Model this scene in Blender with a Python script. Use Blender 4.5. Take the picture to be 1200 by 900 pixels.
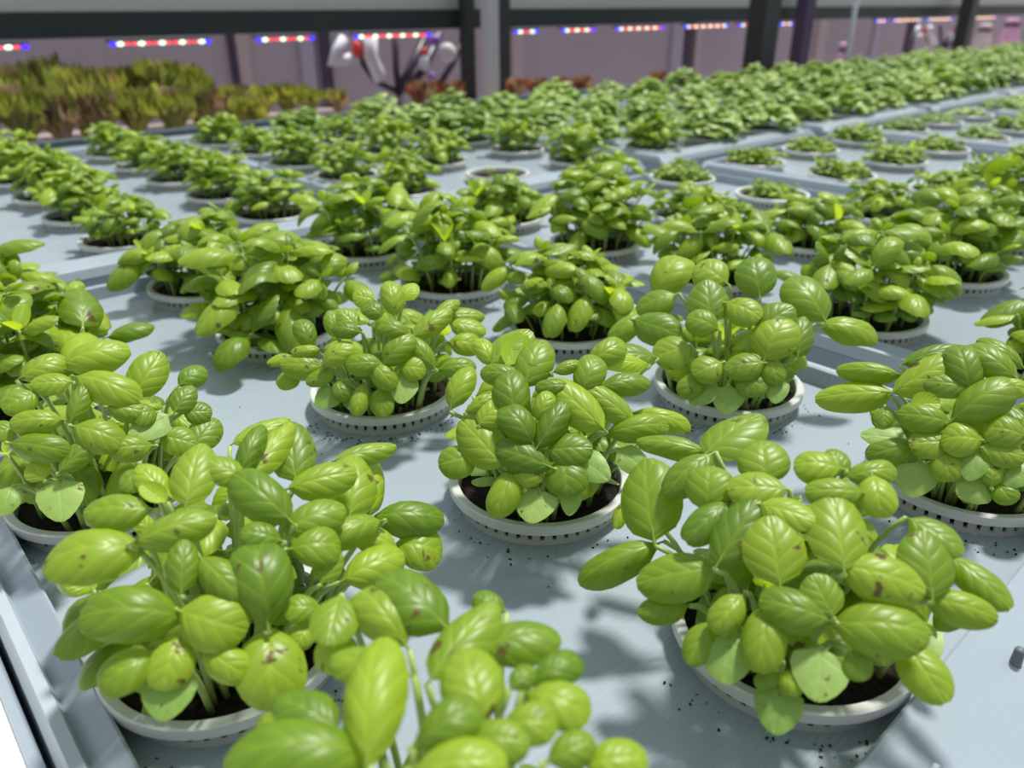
import bpy, math, random
from mathutils import Vector, Matrix, noise as mnoise
R = math.radians
# ------------------------------------------------------------------ clear
for o in list(bpy.data.objects): bpy.data.objects.remove(o)
scene = bpy.context.scene
col = scene.collection

# ------------------------------------------------------------------ camera
S = 0.21                      # metres for one unit of the bench survey (camera height over the pot rims)
RIM_Z = 0.0125
F_PX, PITCH, ROLL = 918.2, 0.4484, 0.0045
AXIS = 0.8414                 # bearing of the raft's long rows
CAM = Vector((0, 0, S + RIM_Z))
cam_d = bpy.data.cameras.new('camera'); cam = bpy.data.objects.new('camera', cam_d); col.objects.link(cam)
cam_d.sensor_width = 36; cam_d.lens = F_PX / 1200 * 36
cam.location = CAM
CAM_ROT = Matrix.Rotation(R(90) - PITCH, 3, 'X') @ Matrix.Rotation(-ROLL, 3, 'Z')
cam.rotation_euler = CAM_ROT.to_euler()
cam_d.clip_start = 0.01; cam_d.clip_end = 100
cam_d.dof.use_dof = True; cam_d.dof.focus_distance = 0.345; cam_d.dof.aperture_fstop = 10.0
scene.camera = cam

# ------------------------------------------------------------------ light
world = bpy.data.worlds.new('hazy_daylight'); scene.world = world; world.use_nodes = True
bg = world.node_tree.nodes['Background']
bg.inputs[0].default_value = (0.86, 0.93, 1.0, 1); bg.inputs[1].default_value = 0.64
sun_d = bpy.data.lights.new('sun', 'SUN'); sun = bpy.data.objects.new('sun', sun_d); col.objects.link(sun)
sun_d.energy = 4.4; sun_d.angle = R(7); sun_d.color = (1.0, 0.97, 0.9)
sun_dir = Vector((0.26, 0.28, 0.92)).normalized()         # towards the sun: high, ahead and a little right
sun.rotation_euler = sun_dir.to_track_quat('Z', 'Y').to_euler(); sun.location = (1, 2, 4)
vs = scene.view_settings
vs.view_transform = 'Standard'; vs.look = 'None'; vs.exposure = 0.1; vs.gamma = 1.0; vs.use_curve_mapping = False

# ------------------------------------------------------------------ helpers
UD = Vector((math.sin(AXIS), math.cos(AXIS), 0)); VD = Vector((-math.cos(AXIS), math.sin(AXIS), 0))
BENCH_ROT = math.atan2(UD.y, UD.x)
def uvz(u, v, z=0.0): return UD * (u * S) + VD * (v * S) + Vector((0, 0, z))
def ray(px, py):
    return (CAM_ROT @ Vector((px - 600, 450 - py, -F_PX))).normalized()
def at_v(px, py, v):                       # point of a pixel ray on the upright plane v = const
    d = ray(px, py); t = (v * S - CAM.dot(VD)) / d.dot(VD); return CAM + d * t
def smooth(me):
    me.polygons.foreach_set('use_smooth', [True] * len(me.polygons)); me.update()
def link(name, data, parent=None):
    o = bpy.data.objects.new(name, data); col.objects.link(o)
    if parent is not None: o.parent = parent
    return o
def tag(o, label, cat, group=None, kind=None):
    o['label'] = label
    if cat: o['category'] = cat
    if group: o['group'] = group
    if kind: o['kind'] = kind
    return o
class MB:
    def __init__(s): s.v = []; s.f = []; s.uv = []
    def add(s, vs_, fs):
        n = len(s.v); s.v += [tuple(p) for p in vs_]; s.f += [tuple(i + n for i in f) for f in fs]
    def box(s, c, d, m=None):
        x, y, z = d[0] / 2, d[1] / 2, d[2] / 2
        P = [Vector((a, b, e)) for a in (-x, x) for b in (-y, y) for e in (-z, z)]
        c = Vector(c)
        P = [(m @ p if m else p) + c for p in P]
        s.add(P, [(0, 1, 3, 2), (4, 6, 7, 5), (0, 4, 5, 1), (2, 3, 7, 6), (0, 2, 6, 4), (1, 5, 7, 3)])
    def tube(s, pts, rad, n=6, cap=True):
        pts = [Vector(p) for p in pts]; rings = []
        for i, p in enumerate(pts):
            d = (pts[min(i + 1, len(pts) - 1)] - pts[max(i - 1, 0)]).normalized()
            a = d.orthogonal().normalized() if i == 0 else (prev - d * prev.dot(d)).normalized()
            prev = a; b = d.cross(a)
            r = rad[i] if isinstance(rad, (list, tuple)) else rad
            rings.append([p + (a * math.cos(2 * math.pi * k / n) + b * math.sin(2 * math.pi * k / n)) * r for k in range(n)])
        V = [p for g in rings for p in g]
        Fc = [(i * n + k, i * n + (k + 1) % n, (i + 1) * n + (k + 1) % n, (i + 1) * n + k) for i in range(len(pts) - 1) for k in range(n)]
        if cap: Fc += [tuple(range(n - 1, -1, -1)), tuple((len(pts) - 1) * n + k for k in range(n))]
        s.add(V, Fc)
    def lathe(s, prof, n=48, closed=False):
        V = [(r * math.cos(2 * math.pi * k / n), r * math.sin(2 * math.pi * k / n), z) for r, z in prof for k in range(n)]
        m = len(prof)
        Fc = [(i * n + k, i * n + (k + 1) % n, ((i + 1) % m) * n + (k + 1) % n, ((i + 1) % m) * n + k) for i in range(m if closed else m - 1) for k in range(n)]
        s.add(V, Fc)
    def blob(s, c, r, squash=(1, 1, 1), nu=10, nv=6, rng=None, jit=0):
        V = []; c = Vector(c)
        for i in range(nv + 1):
            t = math.pi * i / nv
            for k in range(nu):
                p = 2 * math.pi * k / nu; q = r * (1 + (rng.uniform(-jit, jit) if rng else 0))
                V.append(c + Vector((math.sin(t) * math.cos(p) * squash[0], math.sin(t) * math.sin(p) * squash[1], math.cos(t) * squash[2])) * q)
        s.add(V, [(i * nu + k, (i + 1) * nu + k, (i + 1) * nu + (k + 1) % nu, i * nu + (k + 1) % nu) for i in range(nv) for k in range(nu)])
    def mesh(s, name, mat, sm=False):
        me = bpy.data.meshes.new(name); me.from_pydata(s.v, [], s.f); me.update()
        if mat: me.materials.append(mat)
        if sm: smooth(me)
        return me
    def build(s, name, mat, parent=None, sm=False): return link(name, s.mesh(name, mat, sm), parent)

# ------------------------------------------------------------------ materials
def new_mat(name):
    m = bpy.data.materials.new(name); m.use_nodes = True
    nt = m.node_tree; return m, nt, nt.nodes, nt.links, nt.nodes['Principled BSDF']
def plain(name, c, rough=0.5, spec=0.5, noise=None, metal=0, bump=0):
    m, nt, N, L, b = new_mat(name)
    b.inputs['Base Color'].default_value = (*c, 1); b.inputs['Roughness'].default_value = rough
    b.inputs['Specular IOR Level'].default_value = spec; b.inputs['Metallic'].default_value = metal
    if noise or bump:
        t = N.new('ShaderNodeTexCoord'); n = N.new('ShaderNodeTexNoise'); n.inputs['Scale'].default_value = noise[0] if noise else 60
        n.inputs['Detail'].default_value = 5; L.new(t.outputs['Object'], n.inputs['Vector'])
        if noise:
            r = N.new('ShaderNodeValToRGB'); L.new(n.outputs['Fac'], r.inputs['Fac'])
            a = noise[1]
            r.color_ramp.elements[0].position = .3; r.color_ramp.elements[1].position = .7
            r.color_ramp.elements[0].color = (*[x * (1 - a) for x in c], 1); r.color_ramp.elements[1].color = (*[min(1, x * (1 + a)) for x in c], 1)
            L.new(r.outputs['Color'], b.inputs['Base Color'])
        if bump:
            bp = N.new('ShaderNodeBump'); bp.inputs['Strength'].default_value = bump; bp.inputs['Distance'].default_value = .002
            L.new(n.outputs['Fac'], bp.inputs['Height']); L.new(bp.outputs['Normal'], b.inputs['Normal'])
    return m
def mth(nt, op, a, b=None, c=None):
    n = nt.nodes.new('ShaderNodeMath'); n.operation = op
    for i, x in enumerate((a, b, c)):
        if x is None: continue
        if isinstance(x, (int, float)): n.inputs[i].default_value = x
        else: nt.links.new(x, n.inputs[i])
    return n.outputs[0]
def leaf_material(name, dark, light, under, trans, spots=True, veins=4.2, rough=0.40, bump=.24, tfac=.25):
    m, nt, N, L, b = new_mat(name)
    uvn = N.new('ShaderNodeUVMap'); sp = N.new('ShaderNodeSeparateXYZ'); L.new(uvn.outputs[0], sp.inputs[0])
    s = mth(nt, 'ABSOLUTE', mth(nt, 'MULTIPLY', mth(nt, 'SUBTRACT', sp.outputs['X'], .5), 2.0))
    t = sp.outputs['Y']
    x = mth(nt, 'MULTIPLY', mth(nt, 'SUBTRACT', t, mth(nt, 'MULTIPLY', mth(nt, 'POWER', s, .8), .42)), veins)
    puff = mth(nt, 'POWER', mth(nt, 'ABSOLUTE', mth(nt, 'SINE', mth(nt, 'MULTIPLY', x, math.pi))), .6)
    mid = mth(nt, 'MINIMUM', mth(nt, 'MULTIPLY', s, 9.0), 1.0)
    oi = N.new('ShaderNodeObjectInfo')
    tc = N.new('ShaderNodeTexCoord')
    mp = N.new('ShaderNodeVectorMath'); mp.operation = 'ADD'; L.new(tc.outputs['Object'], mp.inputs[0])
    cmb = N.new('ShaderNodeCombineXYZ')
    for k in range(3): L.new(mth(nt, 'MULTIPLY', oi.outputs['Random'], (37., 91., 53.)[k]), cmb.inputs[k])
    L.new(cmb.outputs[0], mp.inputs[1])
    nz = N.new('ShaderNodeTexNoise'); nz.inputs['Scale'].default_value = 3.0; nz.inputs['Detail'].default_value = 4; L.new(mp.outputs[0], nz.inputs['Vector'])
    height = mth(nt, 'ADD', mth(nt, 'MULTIPLY', puff, .55), mth(nt, 'MULTIPLY', mid, .6))
    height = mth(nt, 'ADD', height, mth(nt, 'MULTIPLY', nz.outputs['Fac'], .5))
    bp = N.new('ShaderNodeBump'); bp.inputs['Strength'].default_value = bump; bp.inputs['Distance'].default_value = .0016
    L.new(height, bp.inputs['Height']); L.new(bp.outputs['Normal'], b.inputs['Normal'])
    # base colour: per-leaf variation, paler veins
    f = mth(nt, 'ADD', mth(nt, 'MULTIPLY', oi.outputs['Random'], .75), mth(nt, 'MULTIPLY', nz.outputs['Fac'], .35))
    vein = mth(nt, 'SUBTRACT', 1.0, mth(nt, 'MULTIPLY', puff, mid))
    f = mth(nt, 'ADD', f, mth(nt, 'MULTIPLY', mth(nt, 'POWER', vein, 2.0), .22))
    mx = N.new('ShaderNodeMix'); mx.data_type = 'RGBA'; L.new(f, mx.inputs['Factor'])
    mx.inputs[6].default_value = (*dark, 1); mx.inputs[7].default_value = (*light, 1)
    g = N.new('ShaderNodeNewGeometry')
    mu = N.new('ShaderNodeMix'); mu.data_type = 'RGBA'; L.new(g.outputs['Backfacing'], mu.inputs['Factor'])
    L.new(mx.outputs[2], mu.inputs[6]); mu.inputs[7].default_value = (*under, 1)
    colr = mu.outputs[2]
    if spots:
        n2 = N.new('ShaderNodeTexNoise'); n2.inputs['Scale'].default_value = 2.6; n2.inputs['Detail'].default_value = 3; n2.inputs['Roughness'].default_value = .65
        L.new(mp.outputs[0], n2.inputs['Vector'])
        r2 = N.new('ShaderNodeValToRGB'); L.new(n2.outputs['Fac'], r2.inputs['Fac'])
        r2.color_ramp.elements[0].position = .655; r2.color_ramp.elements[1].position = .70
        ms = N.new('ShaderNodeMix'); ms.data_type = 'RGBA'; L.new(r2.outputs['Color'], ms.inputs['Factor'])
        L.new(colr, ms.inputs[6]); ms.inputs[7].default_value = (.10, .035, .015, 1); colr = ms.outputs[2]
    L.new(colr, b.inputs['Base Color'])
    b.inputs['Roughness'].default_value = rough; b.inputs['Specular IOR Level'].default_value = .45
    tr = N.new('ShaderNodeBsdfTranslucent')
    mt = N.new('ShaderNodeMix'); mt.data_type = 'RGBA'; mt.blend_type = 'MULTIPLY'; mt.inputs['Factor'].default_value = 0.0
    mt.inputs[6].default_value = (*trans, 1); L.new(mt.outputs[2], tr.inputs['Color'])
    mix = N.new('ShaderNodeMixShader'); mix.inputs[0].default_value = tfac
    L.new(b.outputs[0], mix.inputs[1]); L.new(tr.outputs[0], mix.inputs[2])
    L.new(mix.outputs[0], N['Material Output'].inputs['Surface'])
    return m
M = {}
M['leaf'] = leaf_material('basil_leaf', (.055, .140, .007), (.315, .44, .028), (.28, .42, .06), (.42, .62, .015))
M['cot'] = leaf_material('cotyledon', (.16, .30, .05), (.33, .48, .12), (.30, .45, .12), (.40, .58, .06), spots=True, veins=2.0, rough=.45, bump=.15)
M['young'] = leaf_material('young_leaf', (.30, .48, .03), (.44, .60, .05), (.50, .64, .05), (.62, .80, .03), spots=False, veins=6.0, tfac=.5)
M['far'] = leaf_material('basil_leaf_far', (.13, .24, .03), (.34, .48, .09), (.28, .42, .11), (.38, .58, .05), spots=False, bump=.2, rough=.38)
M['stem'] = plain('stem', (.33, .45, .12), .45)
M['raft'] = plain('raft_plastic', (.295, .352, .405), .25, .5, noise=(9, .05), bump=.05)
def brushed(m):
    nt = m.node_tree; N, L = nt.nodes, nt.links; b_ = N['Principled BSDF']
    tc = N.new('ShaderNodeTexCoord'); mp = N.new('ShaderNodeMapping'); mp.inputs['Scale'].default_value = (30, 900, 30); mp.inputs['Rotation'].default_value = (0, 0, .5)
    L.new(tc.outputs['Object'], mp.inputs['Vector']); n = N.new('ShaderNodeTexNoise'); n.inputs['Scale'].default_value = 1.0; n.inputs['Detail'].default_value = 3; L.new(mp.outputs[0], n.inputs['Vector'])
    mr = N.new('ShaderNodeMapRange'); mr.inputs[1].default_value = .35; mr.inputs[2].default_value = .7; mr.inputs[3].default_value = .22; mr.inputs[4].default_value = .32
    L.new(n.outputs['Fac'], mr.inputs[0]); L.new(mr.outputs[0], b_.inputs['Roughness'])
    bp = N.new('ShaderNodeBump'); bp.inputs['Strength'].default_value = .015; bp.inputs['Distance'].default_value = .0004; L.new(n.outputs['Fac'], bp.inputs['Height'])
    L.new(bp.outputs['Normal'], b_.inputs['Normal'])
brushed(M['raft'])
M['ridge'] = plain('raft_ridge_plastic', (.38, .44, .49), .32, .5)
M['gutter'] = plain('gutter_plastic_painted_shade', (.11, .14, .165), .35, .5, noise=(14, .08))  # bluish plastic darkened so the shade between rafts is painted into its colour
M['pot'] = plain('net_pot_plastic', (.44, .44, .41), .42, .4, noise=(30, .06))
M['rim'] = plain('net_pot_rim', (.55, .57, .55), .34, .45, noise=(40, .04))
M['soil'] = plain('soil', (.018, .013, .010), .95, .2, noise=(300, .6), bump=1)
M['white'] = plain('white_frame', (.85, .84, .82), .5, .4, noise=(8, .04))
M['liner'] = plain('dark_liner', (.03, .035, .04), .3)
M['peg'] = plain('grey_peg', (.13, .15, .17), .45)

# ------------------------------------------------------------------ raft grid
U0, DU, GU, V0, DV, GV = .3297, .7741, .0786, .4778, .6604, .2751
PU, PV = 3 * DU + GU, 5 * DV + GV
def site(i, j): return U0 + DU * i + GU * (i // 3), V0 + DV * j + GV * (j // 5)
IU0, IU1, IV0, IV1 = .125, 2.155, .262, 3.345           # raft floor
NEAR_U, NEAR_V, FARB = .085, .170, .06                   # border widths
HOLE = .040
def raft_mesh():
    b = MB(); n = 32
    us = [IU0] + [(site(k, 0)[0] + site(k + 1, 0)[0]) / 2 for k in range(2)] + [IU1]
    vv = [IV0] + [(site(0, k)[1] + site(0, k + 1)[1]) / 2 for k in range(4)] + [IV1]
    for i in range(3):
        for j in range(5):
            cu, cv = site(i, j); cu *= S; cv *= S
            x0, x1, y0, y1 = us[i] * S, us[i + 1] * S, vv[j] * S, vv[j + 1] * S
            sq = []; ci = []; lo = []
            for k in range(n):
                t = 2 * math.pi * k / n - math.pi * .75
                q = k / (n / 4); e = int(q); fr = q - e
                c4 = [(x0, y0), (x1, y0), (x1, y1), (x0, y1), (x0, y0)]
                sq.append((c4[e][0] + (c4[e + 1][0] - c4[e][0]) * fr, c4[e][1] + (c4[e + 1][1] - c4[e][1]) * fr, 0))
                ci.append((cu + HOLE * math.cos(t), cv + HOLE * math.sin(t), 0)); lo.append((*ci[-1][:2], -.012))
            b.add(sq + ci + lo, [(k, (k + 1) % n, n + (k + 1) % n, n + k) for k in range(n)] + [(n + k, n + (k + 1) % n, 2 * n + (k + 1) % n, 2 * n + k) for k in range(n)])
    # border: rounded loops from the floor outwards
    def loop(e, z, r, c=6):
        x0, x1, y0, y1 = (IU0 - e[0]) * S, (IU1 + e[1]) * S, (IV0 - e[2]) * S, (IV1 + e[3]) * S
        P = []
        for (cx, cy, a) in ((x1 - r, y1 - r, 0), (x0 + r, y1 - r, 90), (x0 + r, y0 + r, 180), (x1 - r, y0 + r, 270)):
            for k in range(c + 1):
                t = R(a + 90 * k / c); P.append((cx + r * math.cos(t), cy + r * math.sin(t), z))
        return P
    nu, nv, fb = NEAR_U, NEAR_V, FARB
    prof = [((0, 0, 0, 0), 0.0, .0005), ((.005, .010, .005, .010), .0104, .003), ((.010, .018, .010, .018), .0110, .005),
            ((nu, fb, nv, fb), .0012, .014), ((nu + .008, fb + .008, nv + .008, fb + .008), .0004, .015), ((nu + .02, fb + .02, nv + .02, fb + .02), -.022, .016)]
    loops = [loop(*p) for p in prof]; m = len(loops[0])
    b.add([p for l in loops for p in l], [(i * m + k, (i + 1) * m + k, (i + 1) * m + (k + 1) % m, i * m + (k + 1) % m) for i in range(len(loops) - 1) for k in range(m)])
    return b.mesh('raft_panel', M['raft'])
RAFT = raft_mesh()
def ridge_mesh(side):
    b = MB(); w = .022 * S; h0, h1 = .0010, .0092
    x0, x1, y0, y1 = (IU0 - NEAR_U + .012) * S, (IU1 + FARB - .012) * S, (IV0 - NEAR_V + .012) * S, (IV1 + FARB - .012) * S
    r = .012
    P = {'near_u': ((x0, y0 + r), (x0, y1 - r)), 'far_u': ((x1, y0 + r), (x1, y1 - r)), 'near_v': ((x0 + r, y0), (x1 - r, y0)), 'far_v': ((x0 + r, y1), (x1 - r, y1)),
         'near_v_broken': ((x0 + r, y0), (.985 * S, y0))}[side]
    a, c = Vector((*P[0], 0)), Vector((*P[1], 0)); d = (c - a).normalized(); nrm = Vector((-d.y, d.x, 0))
    V = []
    for p, k in ((a - d * .004, 0.2), (a + d * .004, 1), (c - d * .004, 1), (c + d * .004, 0.2)):
        for s_, z in ((-w, h0), (-w * .45, h0 + (h1 - h0) * k), (w * .45, h0 + (h1 - h0) * k), (w, h0)): V.append(p + nrm * s_ + Vector((0, 0, z)))
    b.add(V, [(i * 4 + k, (i + 1) * 4 + k, (i + 1) * 4 + k + 1, i * 4 + k + 1) for i in range(3) for k in range(3)] + [(0, 1, 2, 3), (12, 15, 14, 13)])
    return b.mesh('edge_ridge', M['ridge'])
RIDGE = {k: ridge_mesh(k) for k in ('near_u', 'far_u', 'near_v', 'far_v', 'near_v_broken')}
ORD = ['first', 'second', 'third', 'fourth', 'fifth', 'sixth', 'seventh', 'eighth', 'ninth', 'tenth', 'eleventh']
NRAFT = 11
for ri in range(NRAFT):
    for rj in (0, 1):
        if rj == 0 and ri > 6: continue
        o = link('grow_raft', None); o.location = uvz(ri * PU, rj * PV); o.rotation_euler.z = BENCH_ROT
        link('panel', RAFT, o)
        for k in ('near_u', 'far_u', 'near_v', 'far_v'):
            link('edge_ridge', RIDGE['near_v_broken' if (k == 'near_v' and ri == 0 and rj == 0) else k], o)
        row = 'in the post side row' if rj else 'in the open side row'
        if (ri, rj) == (0, 0): tag(o, 'pale bluish plastic raft at the white bench edge with round mould mark and stub peg', 'raft', 'grow rafts on the bench')
        else: tag(o, f'pale bluish plastic raft, {ORD[ri]} from the white bench edge, {row}', 'raft', 'grow rafts on the bench')
        if (ri, rj) == (0, 0):
            b = MB(); b.lathe([(.0042, 0), (.0046, .0006), (.0052, .0006), (.0056, 0)], 28)
            mk = b.build('mould_mark', M['ridge'], o, True); mk.location = (.086 * S, 1.368 * S, .0055); mk.rotation_euler.y = -.50
            b = MB(); b.lathe([(.0001, .0085), (.0014, .0083), (.0018, .0075), (.0021, .001), (.0026, 0)], 16)
            b2 = MB(); y_ = .177 * S; wz = .0012
            b2.add([(.80 * S, y_ - wz, .003), (.80 * S, y_ + wz, .003), (1.035 * S, y_ - wz, .003), (1.035 * S, y_ + wz, .003), (.80 * S, y_ - wz, .013), (.80 * S, y_ + wz, .013), (.99 * S, y_ - wz * .6, .012), (.99 * S, y_ + wz * .6, .012)],
                   [(0, 2, 3, 1), (0, 4, 6, 2), (1, 3, 7, 5), (4, 5, 7, 6), (2, 6, 7, 3), (0, 1, 5, 4)])
            b2.build('edge_fin', M['ridge'], o)
            pg = b.build('stub_peg', M['peg'], o, True); pg.location = (1.325 * S, .175 * S, .0050)
# bench: gutters under the seams, white rim, liner below
bench = link('growing_bench', None); bench.rotation_euler.z = BENCH_ROT
tag(bench, 'long white-edged growing bench carrying all the pale plastic rafts', 'bench')
UE = NRAFT * PU
def bench_box(name, u0, u1, v0, v1, z0, z1, mat):
    b = MB(); b.box(((u0 + u1) / 2 * S, (v0 + v1) / 2 * S, (z0 + z1) / 2), ((u1 - u0) * S, (v1 - v0) * S, z1 - z0)); return b.build(name, mat, bench)
bench_box('side_rim', -.40, -.005, -2.2, 2 * PV + .75, -.10, -.002, M['white'])
bench_box('liner', -.02, UE, -2.2, 2 * PV + .5, -.075, -.070, M['liner'])
bench_box('edge_gutter', -.004, .0185, -2.2, 2 * PV + .1, -.0225, -.004, M['raft'])
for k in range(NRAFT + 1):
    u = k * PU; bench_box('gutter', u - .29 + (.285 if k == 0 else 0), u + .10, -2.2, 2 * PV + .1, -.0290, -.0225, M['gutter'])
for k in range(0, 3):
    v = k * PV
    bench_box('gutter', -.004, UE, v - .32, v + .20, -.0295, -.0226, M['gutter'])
bench_box('edge_channel', .02, UE, 2 * PV + .10, 2 * PV + .36, -.03, .004, M['raft'])
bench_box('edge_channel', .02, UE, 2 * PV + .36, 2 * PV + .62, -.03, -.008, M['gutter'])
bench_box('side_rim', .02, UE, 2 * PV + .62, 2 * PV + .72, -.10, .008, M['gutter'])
for u in (.1, 6., 12., 18.):
    for v in (-1.9, 7.4): bench_box('leg', u, u + .25, v, v + .25, -.78, -.075, M['white'])

# ------------------------------------------------------------------ pots
def pot_meshes():
    b = MB(); n = 46
    b.lathe([(.0416, .0078), (.0416, .0066), (.0400, .0066), (.0400, .0078)], 48)
    for k in range(n):                                     # upright bars between square slots
        t = 2 * math.pi * k / n; m = Matrix.Rotation(t, 3, 'Z')
        b.box(m @ Vector((.0404, 0, .0038)), (.0014, .0037, .0068), m)
    b.lathe([(.0411, .0030), (.0412, -.0002), (.0385, -.010), (.030, -.060), (.012, -.062), (.0115, -.061), (.029, -.059), (.0375, -.010), (.0396, .0030)], 40)
    pot = b.mesh('net_pot', M['pot'])
    b = MB(); b.lathe([(.0398, .0074), (.0402, .0110), (.0408, .0123), (.0442, .0127), (.0450, .0122), (.0451, .0082), (.0440, .0076), (.0412, .0076)], 64, True)
    rim = b.mesh('rim', M['rim'])
    rng = random.Random(5); soils = []
    for q in range(3):
        b = MB(); rings = 9; n = 40; V = []
        for i in range(rings + 1):
            r = .0391 * (1 - i / (rings + .4))
            for k in range(n):
                t = 2 * math.pi * k / n
                z = .0066 + mnoise.noise(Vector((r * math.cos(t) * 160 + q * 9, r * math.sin(t) * 160, q))) * .0016 + rng.uniform(-.0007, .0007)
                V.append((r * math.cos(t), r * math.sin(t), z if i else .0062))
        V += [(.0385 * math.cos(2 * math.pi * k / n), .0385 * math.sin(2 * math.pi * k / n), -.009) for k in range(n)]
        m = rings + 1
        Fc = [(i * n + k, i * n + (k + 1) % n, (i + 1) * n + (k + 1) % n, (i + 1) * n + k) for i in range(rings) for k in range(n)]
        Fc.append(tuple(rings * n + k for k in range(n)))
        Fc += [(m * n + k, m * n + (k + 1) % n, (k + 1) % n, k) for k in range(n)]
        b.add(V, Fc); soils.append(b.mesh('soil', M['soil']))
    return pot, rim, soils
POT, RIM, SOILS = pot_meshes()

# ------------------------------------------------------------------ leaves (length 1 along +Y, base at the origin, face +Z)
def leaf_mesh(name, mat, width=.70, arch=.25, dome=.30, nx=8, ny=10, kind='ovate', seed=0, fold=.05, petiole=True):
    rng = random.Random(seed); V = []; UV = []; tw = rng.uniform(-.25, .25); wav = rng.uniform(.01, .035); ph = rng.uniform(0, 6)
    for j in range(ny + 1):
        t = .5 - .5 * math.cos(math.pi * (.12 + .88 * j / ny)) if j else 0.
        if kind == 'ovate': w = width * .5 * (math.sin(math.pi * min(1, t ** .97)) ** .43 if 0 < t < 1 else 0) * (1.03 - .12 * t)
        elif kind == 'cot': w = width * .5 * (math.sin(math.pi * t ** .62) ** .55 if 0 < t < 1 else 0)
        else: w = width * .5 * (math.sin(math.pi * t ** .9) ** .8 if 0 < t < 1 else 0)
        if j == 0: w = .025
        if j == ny: w = .08 if kind == 'ovate' else .02
        # arch along the length by turning the midrib downwards
        a0 = arch * .75; ang = a0 - arch * 2.4 * t
        if j == 0: y = 0.; zc = 0.
        else:
            y += math.cos(ang) * (t - tp); zc += math.sin(ang) * (t - tp)
        tp = t; nrm = Vector((0, -math.sin(ang), math.cos(ang)))
        for i in range(nx + 1):
            s_ = i / nx * 2 - 1; ww = w / (width * .5)
            th = max(.15, abs(dome) * 2.3); sg = 1 if dome >= 0 else -1
            x = w * math.sin(s_ * th) / th * (1 + .25 * abs(dome))
            drop = -sg * w * (1 - math.cos(s_ * th)) / th * 1.1 + fold * w * abs(s_) * .6
            groove = -.020 * math.exp(-(s_ / .16) ** 2) * ww
            rip = wav * math.sin(t * 9 + ph + (1.7 if s_ > 0 else 0)) * abs(s_) ** 2 * ww
            side = .010 * math.sin((t - .35 * abs(s_)) * 20) * abs(s_) * (1 - abs(s_) ** 4) * ww
            off = nrm * (drop + groove + rip + side)
            notch = -.13 * (1 - (abs(s_) - .5) ** 2) * 0 if kind != 'cot' else .16 * (1 - t) * 0 - (.14 * math.exp(-(s_ / .35) ** 2) * t ** 3)
            if kind == 'cot': yb = y + notch + .10 * (abs(s_) * (1 - t)) * -1.2
            else: yb = y - .07 * abs(s_) ** 2 * (1 - t) ** 2
            p = Vector((x, yb, zc)) + Vector((0, off.y * (.1 if off.y < 0 else 1.), off.z))
            if tw: p = Matrix.Rotation(tw * t * .6, 3, 'Y') @ p
            V.append(p); UV.append((i / nx, t))
    Fc = [(j * (nx + 1) + i, j * (nx + 1) + i + 1, (j + 1) * (nx + 1) + i + 1, (j + 1) * (nx + 1) + i) for j in range(ny) for i in range(nx)]
    tipv = V[ny * (nx + 1) + nx // 2]; chord = Matrix.Rotation(-math.atan2(tipv.z, tipv.y), 3, 'X') * (1 / math.hypot(tipv.y, tipv.z))
    V = [chord @ p for p in V]
    if petiole:
        n0 = len(V)
        for (yy, zz, r) in ((-.13, -.05, .020), (.0, -.012, .022), (.10, arch * .10 - .012, .018)):
            for k in range(4): V.append(Vector((math.cos(k * math.pi / 2) * r, yy, zz + math.sin(k * math.pi / 2) * r))); UV.append((.5, .02))
        Fc += [(n0 + r_ * 4 + k, n0 + r_ * 4 + (k + 1) % 4, n0 + (r_ + 1) * 4 + (k + 1) % 4, n0 + (r_ + 1) * 4 + k) for r_ in range(2) for k in range(4)]
    me = bpy.data.meshes.new(name); me.from_pydata([tuple(p) for p in V], [], Fc)
    ul = me.uv_layers.new(name='UVMap')
    for lp in me.loops: ul.data[lp.index].uv = UV[lp.vertex_index]
    me.materials.append(mat); smooth(me); return me
BIG = [leaf_mesh('leaf', M['leaf'], w, a, d, kind='ovate', seed=k) for k, (w, a, d) in enumerate([(.72, .40, .52), (.78, .60, .60), (.72, .72, .58), (.84, .50, .70), (.74, .32, .46), (.88, .60, .70), (.72, .85, .62), (.78, .26, .40)])]
COT = [leaf_mesh('cotyledon', M['cot'], w, a, d, 6, 6, 'cot', seed=20 + k) for k, (w, a, d) in enumerate([(1.30, .22, .12), (1.15, .35, .2), (1.4, .1, .08)])]
YNG = [leaf_mesh('young_leaf', M['young'], w, a, d, 6, 7, 'ovate', seed=30 + k) for k, (w, a, d) in enumerate([(.62, .15, -.30), (.68, .4, .3), (.6, -.1, -.45)])]
FARL = [leaf_mesh('leaf', M['far'], w, a, d, 4, 5, 'ovate', seed=40 + k, petiole=False) for k, (w, a, d) in enumerate([(.72, .35, .45), (.78, .55, .55), (.68, .2, .4)])]

def frame(p, d, n):
    y = d.normalized(); z = (n - y * n.dot(y)).normalized(); x = y.cross(z)
    return p, x, y, z
def leaf_matrix(p, d, n, L, W=1.0):
    _, x, y, z = frame(p, d, n)
    m = Matrix((x * L * W, y * L, z * L)).transposed().to_4x4(); m.translation = p
    return m
def curve_pts(a, b, c, n=6):
    return [a * (1 - t) ** 2 + b * 2 * t * (1 - t) + c * t * t for t in [k / n for k in range(n + 1)]]
def stem_mesh(a, b, c, r0=.0012, r1=.0009):
    mb = MB(); P = curve_pts(a, b, c); mb.tube(P, [r0 + (r1 - r0) * k / 6 for k in range(7)], 6)
    return mb.mesh('stem', M['stem'], True)

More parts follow.
